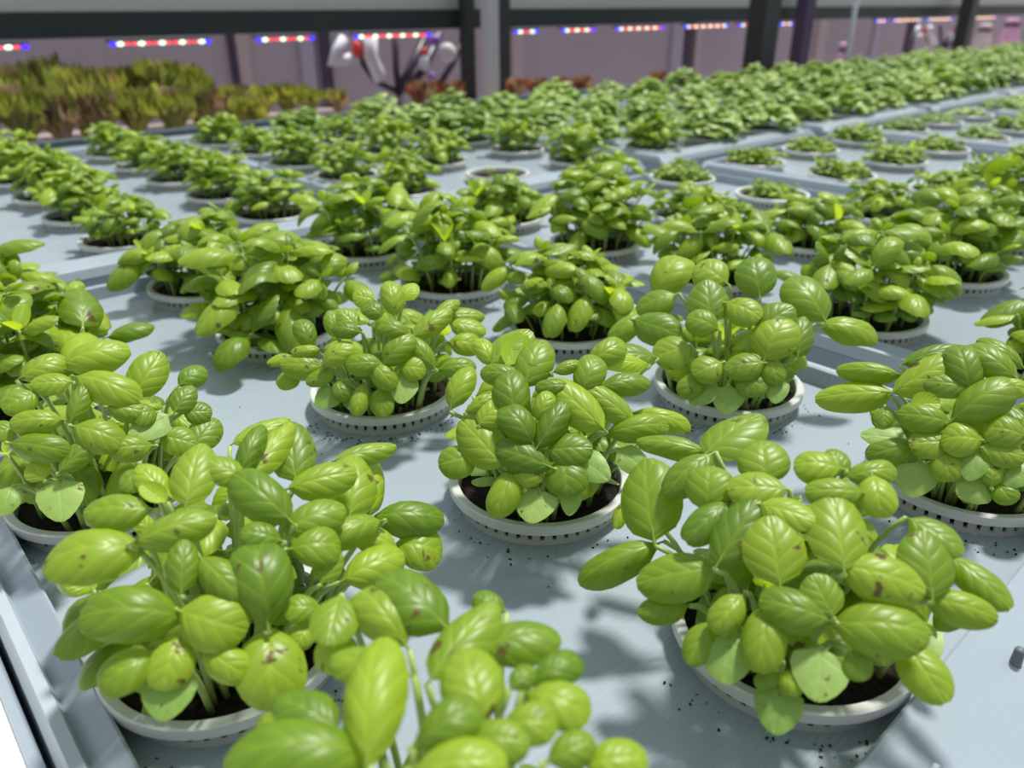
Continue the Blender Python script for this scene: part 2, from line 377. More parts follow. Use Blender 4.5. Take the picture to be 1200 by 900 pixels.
def seedling(rng, root, az, lean, hgt, size, pairs=1, cot=True):
    """one seedling in pot coordinates: (stem mesh, [(leaf mesh, matrix)])"""
    top = root + Vector((math.cos(az) * lean, math.sin(az) * lean, hgt))
    ctl = root + Vector((math.cos(az) * lean * .25, math.sin(az) * lean * .25, hgt * .6))
    leaves = []; P = curve_pts(root, ctl, top, 20)
    def pair(t, L, el, azp, pool, W=1.0, roll=.0):
        k = P[min(20, int(t * 20))]
        for q in (0, 1):
            a = azp + math.pi * q + rng.uniform(-.25, .25); e = el + rng.uniform(-.22, .22)
            if pool is BIG and L > size * .7: e -= .42 * math.cos(a - az) * min(1, lean / (hgt * .25)) + .05
            d = Vector((math.cos(a) * math.cos(e), math.sin(a) * math.cos(e), math.sin(e)))
            nn = Vector((-math.cos(a) * math.sin(e), -math.sin(a) * math.sin(e), math.cos(e)))
            nn = Matrix.Rotation(rng.uniform(-.35, .35), 3, d) @ nn; l = L * rng.uniform(.82, 1.15); e = max(e, -math.asin(max(0., min(1., (k.z - .015) / l))))
            d = Vector((math.cos(a) * math.cos(e), math.sin(a) * math.cos(e), math.sin(e)))
            leaves.append((rng.choice(pool), leaf_matrix(k + d * (.13 * l), d, nn, l, W)))
    a0 = rng.uniform(0, math.pi)
    if cot: pair(rng.uniform(.38, .55), size * .46, rng.uniform(-.15, .3), a0, COT)
    if pairs >= 2: pair(.70, size * .85, -.05, a0 + .1, BIG)
    pair(1.0, size, rng.uniform(-.30, .35), a0 + math.pi / 2, BIG)
    if rng.random() < .6: pair(1.0, size * rng.uniform(.35, .6), rng.uniform(.5, 1.0), a0, YNG if rng.random() < .16 else BIG)
    return stem_mesh(root, ctl, top), leaves
def plant_proto(seed, n, hgt, size, spread=.9, pairs=1, tiny=False):
    rng = random.Random(seed); out = []
    for k in range(n):
        rr = .034 * math.sqrt((k + .5) / n); a = k * 2.39996 + rng.uniform(-.3, .3)
        root = Vector((rr * math.cos(a), rr * math.sin(a), .0055))
        lean = (rr / .034) * .030 * spread * rng.uniform(.5, 1.25) * (hgt / .06)
        h = hgt * rng.uniform(.75, 1.12) * (1 - (.55 if k % 2 else .25) * (rr / .034) ** 2)
        out.append(seedling(rng, root, a + rng.uniform(-.4, .4), lean, h, size * rng.uniform(.75, 1.15), pairs if rng.random() < .5 else 1, not tiny or rng.random() < .5))
    return out
TALL = [plant_proto(100 + k, 22, .066, .031, .66, 2) for k in range(7)]
MID = [plant_proto(200 + k, 17, .043, .026, .62, 2) for k in range(3)]
SHORT = [plant_proto(300 + k, 22, .026, .017, .7, 2) for k in range(4)]
FILL = [plant_proto(500 + k, 13, .044, .025, .55, 2) for k in range(4)]
SPROUT = [plant_proto(600, 3, .010, .009, .3)]

def far_foliage(seed, n, hgt, rad, size):
    rng = random.Random(seed); V = []; Fc = []; UV = []
    for k in range(n):
        a = rng.uniform(0, 6.283); q = math.sqrt(rng.random()); rr = rad * q
        z = .010 + hgt * (1 - .55 * q * q) * rng.uniform(.35, 1.08)
        a2 = a + rng.uniform(-1.6, 1.6); e = rng.uniform(-.3, .5) - .5 * q * math.cos(a2 - a)
        d = Vector((math.cos(a2) * math.cos(e), math.sin(a2) * math.cos(e), math.sin(e)))
        nn = Vector((-math.cos(a2) * math.sin(e), -math.sin(a2) * math.sin(e), math.cos(e)))
        m = leaf_matrix(Vector((rr * math.cos(a), rr * math.sin(a), z)) - d * size * .4, d, Matrix.Rotation(rng.uniform(-.5, .5), 3, d) @ nn, size * rng.uniform(.7, 1.2))
        me = rng.choice(FARL); b0 = len(V)
        V += [tuple(m @ v.co) for v in me.vertices]; Fc += [tuple(i + b0 for i in p.vertices) for p in me.polygons]
        uvd = me.uv_layers[0].data; UV += [tuple(u.uv) for u in uvd]
    me = bpy.data.meshes.new('foliage'); me.from_pydata(V, [], Fc); ul = me.uv_layers.new(name='UVMap')
    for i, u in enumerate(UV): ul.data[i].uv = u
    me.materials.append(M['far']); smooth(me); return me
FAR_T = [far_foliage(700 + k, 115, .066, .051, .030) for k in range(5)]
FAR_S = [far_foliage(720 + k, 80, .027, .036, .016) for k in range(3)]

NAMEROW = {0: 'in the raft row away from the dark posts', 1: 'in the raft row beside the dark posts'}
def place_pot(i, j, idx):
    u, v = site(i, j)
    o = link('potted_basil', None); o.location = uvz(u, v)
    link('rim', RIM, link('net_pot', POT, o)); so = link('soil', SOILS[idx % 3], o)
    return o
def add_proto(o, proto, rot, scl=1.0, inner=False):
    mr = Matrix.Translation((0, 0, .006)) @ Matrix.Rotation(rot, 4, 'Z') @ Matrix.Diagonal((scl, scl, scl, 1)) @ Matrix.Translation((0, 0, -.006))
    for sm_, leaves in proto:
        st = link('stem', sm_, o); st.matrix_local = mr
        for me, m in leaves:
            tip = m @ Vector((0, 1, 0))
            if inner and (math.hypot(tip.x, tip.y) > .056 or (tip.z < .022 and math.hypot(tip.x, tip.y) > .036)): continue
            lf = link(me.name.split('.')[0], me, st); lf.matrix_local = m

# ------------------------------------------------------------------ hand-surveyed leaves of the nearest plants
# each entry: base x, base y, tip x, tip y, width, mesh family ('b' big, 'c' cotyledon, 'y' young); crops give origin and zoom
TRACE = {}
def T(key, ox, oy, z, rows):
    for r in rows:
        k = r[5] if len(r) > 5 else 'b'
        TRACE.setdefault(key, []).append((ox + r[0] / z, oy + r[1] / z, ox + r[2] / z, oy + r[3] / z, r[4] / z, k))
Z = 1200 / 280
T((1, 0), 680, 470, Z, [(365, 670, 330, 340, 270), (370, 720, 40, 880, 150), (640, 250, 870, 90, 190), (620, 250, 330, 200, 100), (650, 270, 460, 440, 150),
    (640, 540, 665, 355, 210), (740, 510, 560, 680, 150), (700, 800, 870, 530, 210), (930, 400, 910, 225, 240), (1020, 440, 775, 440, 160), (920, 520, 1150, 590, 140),
    (1000, 900, 950, 620, 270), (230, 500, 180, 620, 70)])
T((1, 0), 920, 500, Z, [(280, 210, 75, 190, 140), (300, 240, 230, 130, 110), (320, 250, 530, 230, 110), (390, 330, 140, 330, 130), (440, 250, 470, 430, 170), (295, 690, 240, 375, 260),
    (640, 470, 860, 610, 150), (740, 840, 690, 565, 240), (845, 660, 1090, 880, 140), (300, 700, 650, 800, 210), (707, 857, 1020, 951, 146), (608, 1093, 771, 1350, 193)])
T((1, 0), 760, 640, Z, [(310, 110, -10, 180, 210), (945, 390, 1340, 420, 250), (905, 370, 600, 290, 190), (600, 300, 570, 590, 200), (470, 250, 340, 400, 150), (320, 390, 210, 560, 150),
    (400, 470, 390, 640, 240, 'c'), (180, 300, -20, 330, 130), (870, 540, 850, 720, 260, 'c'), (660, 720, 640, 890, 220, 'c'), (650, 640, 550, 690, 90), (660, 640, 760, 720, 100),
    (1010, 540, 1090, 650, 140), (920, 340, 830, 170, 180)])
T((0, 1), 60, 470, Z, [(440, 740, 30, 800, 230), (480, 540, 205, 560, 150), (430, 700, 770, 590, 150), (680, 500, 740, 250, 200), (560, 450, 450, 340, 130), (480, 400, 360, 400, 150),
    (570, 500, 470, 430, 90, 'y'), (960, 390, 790, 300, 130), (1010, 360, 1180, 140, 140), (950, 370, 1040, 150, 110), (930, 200, 1160, 100, 100), (1190, 590, 945, 400, 200), (1150, 700, 980, 660, 130)])
T((0, 1), 100, 640, Z, [(915, 380, 870, 30, 280), (480, 350, 45, 340, 250), (490, 330, 760, 430, 270), (915, 420, 930, 770, 310), (350, 550, 105, 690, 180), (470, 470, 400, 690, 200),
    (430, 640, 400, 820, 240, 'c'), (600, 520, 790, 650, 170), (580, 60, 760, 240, 170), (480, 220, 500, 0, 150), (1180, 320, 1020, 310, 130), (1120, 400, 1060, 500, 110)])
T((0, 1), 280, 470, Z, [(280, 380, 260, 140, 200), (500, 290, 750, 230, 90), (270, 430, 550, 370, 150), (560, 560, 590, 310, 220), (660, 550, 650, 310, 140), (240, 640, 490, 540, 160),
    (270, 740, 480, 740, 170), (710, 600, 455, 680, 130), (690, 580, 985, 590, 150), (790, 740, 610, 660, 120), (800, 720, 990, 770, 180), (540, 890, 790, 780, 170), (420, 900, 470, 750, 130)])
T((0, 0), 280, 660, 3.75, [(560, 850, 610, 390, 240), (520, 400, 360, 380, 200), (730, 480, 450, 420, 170), (900, 270, 650, 90, 220), (720, 340, 560, 150, 190), (440, 150, 400, 330, 180), (860, 480, 1090, 210, 190)])
T((0, 0), 0, 0, 1, [(565, 760, 643, 745, 45), (590, 715, 560, 700, 25), (565, 840, 545, 770, 65), (625, 800, 675, 778, 35), (620, 812, 680, 840, 48), (600, 805, 622, 785, 25), (590, 850, 645, 850, 45),
    (490, 870, 555, 835, 48), (555, 865, 612, 868, 48), (490, 900, 580, 895, 60), (390, 850, 335, 820, 55), (430, 885, 288, 885, 75), (645, 890, 690, 870, 40), (690, 895, 750, 890, 50), (360, 860, 310, 845, 30)])
T((2, 0), 920, 380, Z, [(520, 340, 200, 370, 130), (570, 250, 300, 230, 85), (560, 330, 840, 190, 150), (610, 190, 850, 120, 100), (930, 320, 880, 130, 180), (920, 310, 720, 290, 110), (850, 470, 1110, 310, 170),
    (1150, 260, 930, 130, 140), (1190, 210, 1000, 90, 90), (820, 490, 600, 460, 130), (820, 590, 650, 600, 130), (590, 580, 430, 560, 90, 'c'), (650, 610, 440, 660, 120), (980, 580, 810, 570, 150),
    (1200, 560, 1030, 520, 140), (990, 620, 1180, 660, 120), (670, 710, 640, 830, 200, 'c'), (970, 640, 930, 750, 140, 'c'), (1000, 800, 900, 850, 160, 'c'), (1040, 810, 1040, 700, 110), (1060, 800, 1130, 890, 110),
    (1120, 740, 1200, 780, 120, 'c'), (1050, 300, 1200, 340, 80), (640, 400, 760, 400, 90, 'y'), (500, 420, 500, 500, 90), (800, 640, 830, 770, 150)])
T((1, 1), 520, 380, 3.46, [(425, 575, 230, 510, 120), (490, 545, 500, 675, 150), (290, 590, 220, 755, 110), (130, 540, 0, 570, 115), (230, 560, 90, 410, 150), (150, 400, 230, 320, 100), (360, 480, 260, 350, 110),
    (385, 490, 490, 330, 100), (635, 410, 450, 250, 130), (760, 385, 590, 260, 95), (670, 440, 880, 420, 95), (780, 360, 970, 420, 75), (290, 370, 260, 210, 130), (330, 240, 390, 85, 130), (200, 150, 330, 40, 120),
    (260, 160, 320, 60, 90, 'y'), (190, 160, 150, 70, 70), (310, 210, 170, 200, 75), (30, 330, 90, 190, 90), (100, 350, 210, 290, 60), (510, 250, 390, 260, 60), (560, 270, 620, 150, 110), (600, 150, 720, 90, 90),
    (850, 130, 670, 120, 100), (820, 160, 665, 160, 60, 'y'), (650, 250, 810, 230, 80), (450, 190, 540, 160, 45), (380, 680, 360, 775, 150, 'c'), (550, 540, 640, 610, 110, 'c'), (520, 670, 510, 750, 60, 'c'),
    (720, 515, 810, 590, 80, 'c'), (430, 510, 580, 500, 120), (330, 660, 350, 570, 110), (380, 380, 430, 290, 70)])
T((1, 2), 300, 330, 2.4, [(190, 240, 85, 235, 60), (100, 210, 40, 225, 30), (150, 180, 130, 115, 55), (190, 230, 260, 180, 55), (350, 230, 265, 235, 55), (330, 230, 380, 290, 55), (360, 230, 430, 160, 65), (430, 150, 355, 125, 45),
    (500, 240, 440, 170, 50), (450, 150, 535, 85, 55), (390, 90, 380, 10, 55), (420, 50, 440, 10, 45, 'y'), (330, 50, 280, 40, 60), (510, 90, 565, 60, 35), (545, 95, 630, 95, 45), (550, 115, 635, 135, 50), (545, 170, 620, 185, 55),
    (520, 245, 605, 235, 50), (290, 140, 225, 130, 40), (225, 150, 210, 90, 45), (360, 100, 310, 70, 45), (280, 120, 240, 85, 50), (350, 300, 355, 370, 60), (300, 290, 285, 365, 45), (220, 310, 180, 340, 60, 'c'), (420, 270, 410, 325, 70, 'c'),
    (410, 240, 470, 250, 60), (215, 255, 150, 280, 40), (120, 255, 70, 290, 45), (180, 190, 110, 200, 30), (370, 110, 335, 95, 30, 'y'), (230, 280, 245, 330, 50)])
T((2, 1), 0, 0, 1, [(832, 375, 828, 327, 42), (852, 355, 893, 372, 30), (890, 345, 880, 300, 42), (965, 372, 923, 325, 40), (890, 385, 930, 358, 35), (897, 418, 918, 370, 48), (893, 425, 848, 432, 28), (865, 440, 900, 455, 30),
    (845, 425, 812, 440, 32), (935, 415, 942, 370, 28), (965, 380, 1030, 400, 24), (912, 445, 908, 470, 25, 'c'), (855, 455, 850, 482, 34, 'c'), (830, 452, 812, 472, 28, 'c'), (825, 440, 797, 465, 25), (900, 420, 912, 450, 25),
    (840, 385, 805, 370, 28), (745, 375, 798, 395, 35), (750, 370, 715, 402, 22), (770, 345, 805, 302, 35), (790, 345, 745, 365, 25), (805, 405, 765, 420, 34), (850, 330, 815, 310, 36)])
T((0, 2), 0, 400, 1.8, [(285, 110, 335, 35, 70), (165, 75, 275, 120, 60), (135, 45, 255, 20, 55), (45, 75, 125, 40, 45), (75, 110, 15, 140, 50), (130, 165, 35, 170, 45), (160, 180, 250, 210, 65), (25, 215, 130, 235, 55), (130, 270, 195, 210, 45),
    (320, 220, 240, 230, 50), (345, 160, 290, 195, 50, 'c'), (345, 200, 405, 215, 55), (380, 90, 425, 60, 40), (410, 220, 450, 170, 60), (370, 145, 400, 100, 45), (150, 165, 180, 100, 40), (145, 85, 75, 90, 40), (30, 180, -10, 195, 40),
    (125, 300, 130, 360, 90, 'c'), (25, 310, 10, 355, 50, 'c'), (90, 290, 70, 260, 60), (330, 150, 285, 160, 45), (390, 150, 440, 150, 40), (230, 140, 310, 150, 40)])
UPV = Vector((0, 0, 1))
def traced_leaf(key, e, rng):
    bx, by, tx, ty, w, kind = e
    u, v = site(*key); c0 = uvz(u, v, .012)
    mx, my = (bx + tx) / 2, (by + ty) / 2
    Rx, Rz = .072, .074
    d = ray(mx, my); p = CAM - c0
    q = Vector((p.x / Rx, p.y / Rx, p.z / Rz)); e_ = Vector((d.x / Rx, d.y / Rx, d.z / Rz))
    A, B, C_ = e_.dot(e_), q.dot(e_), q.dot(q) - 1
    disc = B * B - A * C_
    t = (-B - math.sqrt(disc)) / A if disc > 0 else -B / A
    P = CAM + d * t
    if P.z < .017: P = CAM + d * ((.017 - CAM.z) / d.z)
    out = P - c0; out.z *= .6; out.normalize()
    tc = (CAM - P).normalized()
    N = (UPV * .55 + tc * .62 + out * .28 + Vector((rng.uniform(-.15, .15), rng.uniform(-.15, .15), 0))).normalized()
    def hit(px, py):
        r = ray(px, py); return CAM + r * ((P - CAM).dot(N) / r.dot(N))
    b_, t_ = hit(bx, by), hit(tx, ty)
    L = max((t_ - b_).length, 1e-4); dd = (t_ - b_) / L
    if L > .042: b_ = (b_ + t_) / 2 - dd * .021; L = .042
    ln = math.hypot(tx - bx, ty - by); ox, oy = -(ty - by) / ln * w / 2, (tx - bx) / ln * w / 2
    side = hit(mx + ox, my + oy) - hit(mx - ox, my - oy)
    W = (side - dd * side.dot(dd)).length
    return b_ - c0 + Vector((0, 0, .012)), dd, N, L, W, kind
WID = {}
for fam, pool in (('b', BIG), ('c', COT), ('y', YNG)):
    for me in pool: WID[me.name] = max(v.co.x for v in me.vertices) - min(v.co.x for v in me.vertices)
def add_traced(o, key):
    rng = random.Random(key[0] * 31 + key[1] * 7 + 1)
    for e in TRACE[key]:
        b_, dd, N, L, W, kind = traced_leaf(key, e, rng)
        pool = {'b': BIG, 'c': COT, 'y': YNG}[kind]
        me = rng.choice(pool); L *= .98 if key == (2, 1) else 1.16
        m = leaf_matrix(b_, dd, N, L, max(.6, min(1.7, W * 1.2 / (WID[me.name] * L))))
        pet = b_ - dd * L * .12 - N * L * .05
        fl = Vector((b_.x, b_.y, 0)); rad = fl.length
        root = fl * (min(.033, rad * .5) / max(rad, 1e-5)); root.z = .0055
        root += Vector((rng.uniform(-.004, .004), rng.uniform(-.004, .004), 0))
        ctl = root.lerp(pet, .35); ctl.z = max(.010, root.z + (pet.z - root.z) * .8)
        st = link('stem', stem_mesh(root, ctl, pet, .0013, .0009), o)
        lf = link(me.name.split('.')[0], me, st); lf.matrix_local = m

# ------------------------------------------------------------------ all the pots
UNIQUE = {
 (0, 0): 'glossy lime-green basil in the raft corner between white bench edge and stub peg',
 (1, 0): 'large basil with brown-spotted leaves, its pot against the border near the stub peg',
 (0, 1): 'large potted basil with big puckered leaves beside the round mould mark',
 (1, 1): 'basil in a clean slotted pot with dark soil showing, middle of the front raft',
 (2, 0): 'basil with brown-flecked leaves over a thick dirty rim, close to the ridged seam',
 (0, 2): 'basil whose pot stands in spilled crumbs against the white edge border',
 (1, 2): 'compact dense basil with soil crumbs under its rim, behind the clean slotted pot',
 (2, 1): 'tall basil with one long drooping leaf reaching over the ridged seam',
 (4, 5): 'almost empty white net pot with a few tiny sprouts',
 (5, 3): 'sparse tuft of short seedlings off-centre in a wide white net pot',
 (5, 4): 'low neat mound of seedlings in a white-rimmed net pot near the raft corner',
}
TENS = {2: 'twenty', 3: 'thirty'}
BASE = ORD + ['twelfth', 'thirteenth', 'fourteenth', 'fifteenth', 'sixteenth', 'seventeenth', 'eighteenth', 'nineteenth']
def ordw(n):
    if n < 20: return BASE[n - 1]
    return {20: 'twentieth', 30: 'thirtieth'}.get(n) or TENS[n // 10] + '-' + BASE[n % 10 - 1]
cnt = 0; rr = random.Random(77)
def cam_depth(p): return -((CAM_ROT.transposed() @ (p - CAM)).z)
for j in range(0, 10):
    for i in range(0, 33):
        u, v = site(i, j); p = uvz(u, v, RIM_Z); q = CAM_ROT.transposed() @ (p - CAM)
        if q.z > -.1: continue
        X, Y = 600 + F_PX * q.x / -q.z, 450 - F_PX * q.y / -q.z
        mar = F_PX * .085 / -q.z
        if X < -mar or X > 1200 + mar or Y > 1090: continue
        o = place_pot(i, j, cnt); cnt += 1
        dep = -q.z / S
        short = (j <= 4 and i >= 6) or (i, j) in ((5, 3), (5, 4))
        mid = (i, j) in ((3, 4), (5, 2), (4, 2), (4, 3), (6, 1))
        rot = rr.uniform(0, 6.28); big = 'short young basil' if short else 'leafy green basil'
        if (i, j) == (4, 5): add_proto(o, SPROUT[0], rot)
        elif (i, j) in TRACE:
            add_traced(o, (i, j)); add_proto(o, FILL[cnt % 4], rot, 1.0, True)
        elif dep < 6.6:
            if short: add_proto(o, rr.choice(SHORT), rot, .68 if (i, j) == (5, 3) else rr.uniform(.82, 1.02))
            elif mid: add_proto(o, rr.choice(MID), rot, .78 if (i, j) in ((4, 3), (5, 2)) else rr.uniform(.95, 1.1))
            else: add_proto(o, TALL[cnt % 7], rot, rr.uniform(.64, .80) if j >= 5 or (i, j) == (4, 4) else rr.uniform(.84, 1.0))
        else:
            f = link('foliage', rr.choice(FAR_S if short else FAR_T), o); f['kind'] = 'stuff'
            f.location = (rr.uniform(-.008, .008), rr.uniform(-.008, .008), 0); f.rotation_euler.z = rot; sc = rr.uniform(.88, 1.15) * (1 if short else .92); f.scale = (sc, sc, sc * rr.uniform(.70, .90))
        if (i, j) in UNIQUE: tag(o, UNIQUE[(i, j)], 'potted plant', 'potted basil on the rafts')
        else:
            tag(o, f'{big}, {ordw(i + 1)} column from the white bench edge, {ordw(10 - j)} row from the post side', 'potted plant', 'potted basil on the rafts')

# ------------------------------------------------------------------ soil crumbs on the rafts
b = MB(); rng = random.Random(9)
def crumb(u, v, r):
    p = uvz(u, v, r * .5); m = Matrix.Rotation(rng.uniform(0, 6), 3, 'Z') @ Matrix.Rotation(rng.uniform(0, 6), 3, 'X')
    V = [m @ Vector(q) * r for q in ((1.2, 0, 0), (-1, .3, 0), (0, 1, .1), (0, -.9, 0), (.1, 0, .8), (0, .1, -.7))]
    b.add([p + x for x in V], [(0, 2, 4), (2, 1, 4), (1, 3, 4), (3, 0, 4), (2, 0, 5), (1, 2, 5), (3, 1, 5), (0, 3, 5)])
for (i, j, n, a0, a1) in ((0, 2, 60, 170, 330), (1, 2, 90, 215, 340), (1, 1, 26, 200, 350), (1, 0, 60, 200, 340), (2, 0, 40, 190, 330), (0, 1, 40, 230, 350), (2, 1, 30, 200, 350), (2, 3, 30, 200, 330), (1, 3, 30, 200, 330), (2, 2, 20, 200, 330)):
    u, v = site(i, j)
    for k in range(n):
        t = R(rng.uniform(a0, a1)) - BENCH_ROT; q = .0462 / S + abs(rng.gauss(0, .022))
        crumb(u + q * math.cos(t), v + q * math.sin(t), rng.uniform(.0003, .0008))
for k in range(150): crumb(rng.uniform(.16, 2.12), rng.uniform(.3, 3.3), rng.uniform(.0002, .0006))
tag(b.build('soil_crumbs', M['soil']), 'dark soil crumbs scattered on the pale rafts around the pots', 'soil crumbs', kind='stuff')

# ------------------------------------------------------------------ background: rack with lamp bars, posts, wall, lettuce
M['beam'] = plain('dark_green_steel', (.020, .030, .030), .5, .3)
M['tray'] = plain('grey_tray', (.44, .445, .425), .6, .3)
M['post'] = plain('charcoal_post', (.030, .032, .033), .5, .3)
M['alu'] = plain('aluminium_strip', (.42, .41, .43), .45, .5)
M['wall'] = plain('mauve_wall', (.37, .315, .38), .8, .2, noise=(.8, .08))
M['mullion'] = plain('pinkish_strip', (.42, .34, .37), .6, .3)
M['lilac'] = plain('lilac_post', (.36, .33, .43), .6, .3)
M['plum'] = plain('plum_post', (.06, .04, .08), .6, .3)
M['floor'] = plain('dusty_floor', (.36, .29, .27), .8, .2, noise=(2, .15))
M['housing'] = plain('lamp_housing', (.10, .10, .11), .5)
M['rod'] = plain('grey_rod', (.33, .37, .38), .4)
def emit(name, c, s):
    m, nt, N, L, b_ = new_mat(name)
    b_.inputs['Base Color'].default_value = (*c, 1); b_.inputs['Emission Color'].default_value = (*c, 1); b_.inputs['Emission Strength'].default_value = s
    return m
M['led_b'] = emit('led_blue', (.04, .01, .95), 2.2); M['led_r'] = emit('led_red', (.9, .06, .10), 1.4); M['led_w'] = emit('led_white', (.72, 1, .70), 1.7)
VB = 11.0
UW = lambda p: p.dot(UD) / S
# floor and wall
fl = MB(); fl.box((4, 8, -.80), (40, 34, .04)); o = fl.build('floor', M['floor']); o['kind'] = 'structure'
VW = 17.0
def along(name, v0, v1, u0, u1, z0, z1, mat, parent=None):
    m = MB(); m.box((((u0 + u1) / 2) * S, ((v0 + v1) / 2) * S, (z0 + z1) / 2), ((u1 - u0) * S, (v1 - v0) * S, z1 - z0))
    o = m.build(name, mat, parent)
    if parent is None: o.rotation_euler.z = BENCH_ROT
    return o
o = along('wall_back', VW, VW + .6, -20, 90, -.80, .55, M['wall']); o['kind'] = 'structure'
def wall_strip(px, w, mat, n):
    p = at_v(px, 80, VW); ww = w / F_PX * cam_depth(p) / S
    o = along(f'trim_{n}', VW - .12, VW - .002, UW(p) - ww * .5, UW(p) + ww * .5, -.80, .55, mat); o['kind'] = 'structure'
for n, (px, w, mk) in enumerate([(274, 8, 'plum'), (284, 18, 'mullion'), (362, 22, 'lilac'), (377, 22, 'plum'), (604, 16, 'mullion'), (789, 20, 'lilac'), (802, 14, 'plum'), (813, 10, 'mullion'), (955, 20, 'mullion'), (1018, 14, 'lilac'), (1058, 20, 'plum')]):
    wall_strip(px, w, M[mk], n + 1)
# rack beam and tray above it
p0 = at_v(0, 47, VB); zb = p0.z; p1 = at_v(0, 14, VB); zt = p1.z
rack = link('rack_shelf', None); rack.rotation_euler.z = BENCH_ROT
tag(rack, 'long dark steel shelf beam with a grey tray on top, crossing behind the basil bench', 'shelf')
along('beam', VB, VB + .35, -14, 70, zb, zt, M['beam'], rack)
along('tray', VB + .1, VB + .9, -14, 70, zt, zt + .16, M['tray'], rack)
# posts
def post(px, py, w, v, mat, label, name='rack_post', top=.5, strip=None):
    p = at_v(px, py, v); dep = cam_depth(p); ww = w / F_PX * dep / S * 1.0
    o = link(name, None); o.location = uvz(UW(p), v, -.78); o.rotation_euler.z = BENCH_ROT
    m = MB(); th = ww / 1.35
    m.box((0, 0, (top + .78) / 2), (th * S, th * S * .75, top + .78)); m.build('upright', mat, o)
    m = MB(); m.box((0, 0, .006), (th * S * 1.8, th * S * 1.5, .012)); m.build('foot_plate', mat, o)
    m = MB()
    for k in range(9): m.tube([(-th * S * .5 - .001, 0, .1 + k * .12), (-th * S * .5 + .001, 0, .1 + k * .12)], .006, 8)
    m.build('bolt_holes', M['liner'], o)
    if strip:
        m = MB(); m.box((-th * S * .5 - th * S * strip * .5, -th * S * .1, (top + .78) / 2), (th * S * strip, th * S * .6, top + .78)); m.build('face_strip', M['alu'], o)
    tag(o, label, 'post', 'rack posts beyond the bench')
post(587, 60, 24, VB - .9, M['post'], 'dark post with a pale aluminium strip on its side', strip=1.0)
post(548, 60, 20, VB - .1, M['post'], 'black post directly behind the aluminium-edged post')
post(893, 40, 42, VB - 2.2, M['post'], 'thickest charcoal post rising beyond the basil bench')
post(940, 40, 26, VB - .4, M['plum'], 'plum-dark post just behind the thickest charcoal post')
post(1131, 30, 24, VB - .6, M['post'], 'slim dark post beside the pink cloth bundles')
pr = at_v(1003, 5, VB - 3.0); pb = at_v(995, 75, VB - 3.0)
m = MB(); q = uvz(UW(pr), VB - 3.0, 0); m.tube([(q.x, q.y, -.78), (q.x, q.y, .5)], .007 * 1.4, 10)
tag(m.build('support_rod', M['rod'], None, True), 'thin pale grey rod standing by itself beyond the bench', 'rod')
# lamp bars under the beam
def lamp_bar(x0, x1, y, label, v=VB - .12):
    a, c = at_v(x0, y, v), at_v(x1, y, v); u0, u1 = UW(a), UW(c); z = zb - .004
    o = link('lamp_bar', None); o.location = uvz((u0 + u1) / 2, v, z - .012); o.rotation_euler.z = BENCH_ROT
    m = MB(); m.box((0, 0, .009), ((u1 - u0) * S, .03, .007)); m.build('housing', M['housing'], o)
    wdt = (u1 - u0) * S; step = .017; n = max(3, int(wdt / step))
    mesh = {}
    for k in range(n):
        q = 'led_b' if k in (0, n - 1) else ('led_w' if k % 3 == 1 else 'led_r')
        if q not in mesh:
            mm = MB(); mm.blob((0, 0, 0), .0068 if q != 'led_r' else .0055, (1.35, 1, .8), 8, 5); mesh[q] = mm.mesh('led', M[q], True)
        l = link('led', mesh[q], o); l.location = (-wdt / 2 + wdt * (k + .5) / n, -.012, .001)
    tag(o, label, 'lamp', 'lamp bars under the shelf beam')
LAMPS = ((-40, 32, 50), (125, 245, 45), (297, 366, 42), (412, 502, 38), (600, 628, 34), (656, 694, 34), (720, 776, 32), (800, 850, 30), (864, 880, 29), (912, 926, 28), (1024, 1036, 27), (1044, 1076, 26), (1084, 1112, 26), (1138, 1164, 25))
nl, nr = sum(1 for l in LAMPS if l[1] < 560), 0
for (x0, x1, y) in LAMPS:
    if x1 < 560: lb = f'lit red, white and blue lamp bar, {BASE[nl - 1]} from the aluminium-edged post towards the lettuce'; nl -= 1
    else: lb = f'lit red and blue lamp bar, {BASE[nr]} from the aluminium-edged post towards the pink bundles'; nr += 1
    lamp_bar(x0, x1, y, lb)
# bed beyond the bench with lettuce and moss-green plants
bed = link('lower_bed', None); bed.rotation_euler.z = BENCH_ROT
tag(bed, 'low tan growing bed beyond the basil bench, carrying the lettuce heads', 'bed')
UB = UW(at_v(425, 60, 11))
along('bed_top', 9.05, 9.95, -8, 40, -.14, -.09, M['floor'], bed); along('bed_top', 9.95, 12.2, -8, UB, -.14, -.09, M['floor'], bed)
for u in (-7, 4, 16, 28): along('bed_leg', 9.2, 9.5, u, u + .3, -.78, -.14, M['post'], bed)
M['let_y'] = leaf_material('lettuce_yellow', (.20, .24, .03), (.48, .48, .08), (.42, .42, .12), (.5, .5, .05), spots=False, rough=.5, tfac=.3)
M['let_g'] = leaf_material('lettuce_olive', (.07, .11, .015), (.22, .27, .04), (.25, .27, .08), (.3, .36, .03), spots=False, rough=.5, tfac=.3)
M['let_p'] = leaf_material('lettuce_dusky', (.20, .12, .07), (.42, .30, .20), (.38, .28, .2), (.4, .25, .1), spots=False, rough=.5, tfac=.3)
M['let_r'] = leaf_material('lettuce_red', (.10, .02, .015), (.28, .07, .04), (.25, .1, .06), (.3, .08, .03), spots=False, rough=.5, tfac=.3)
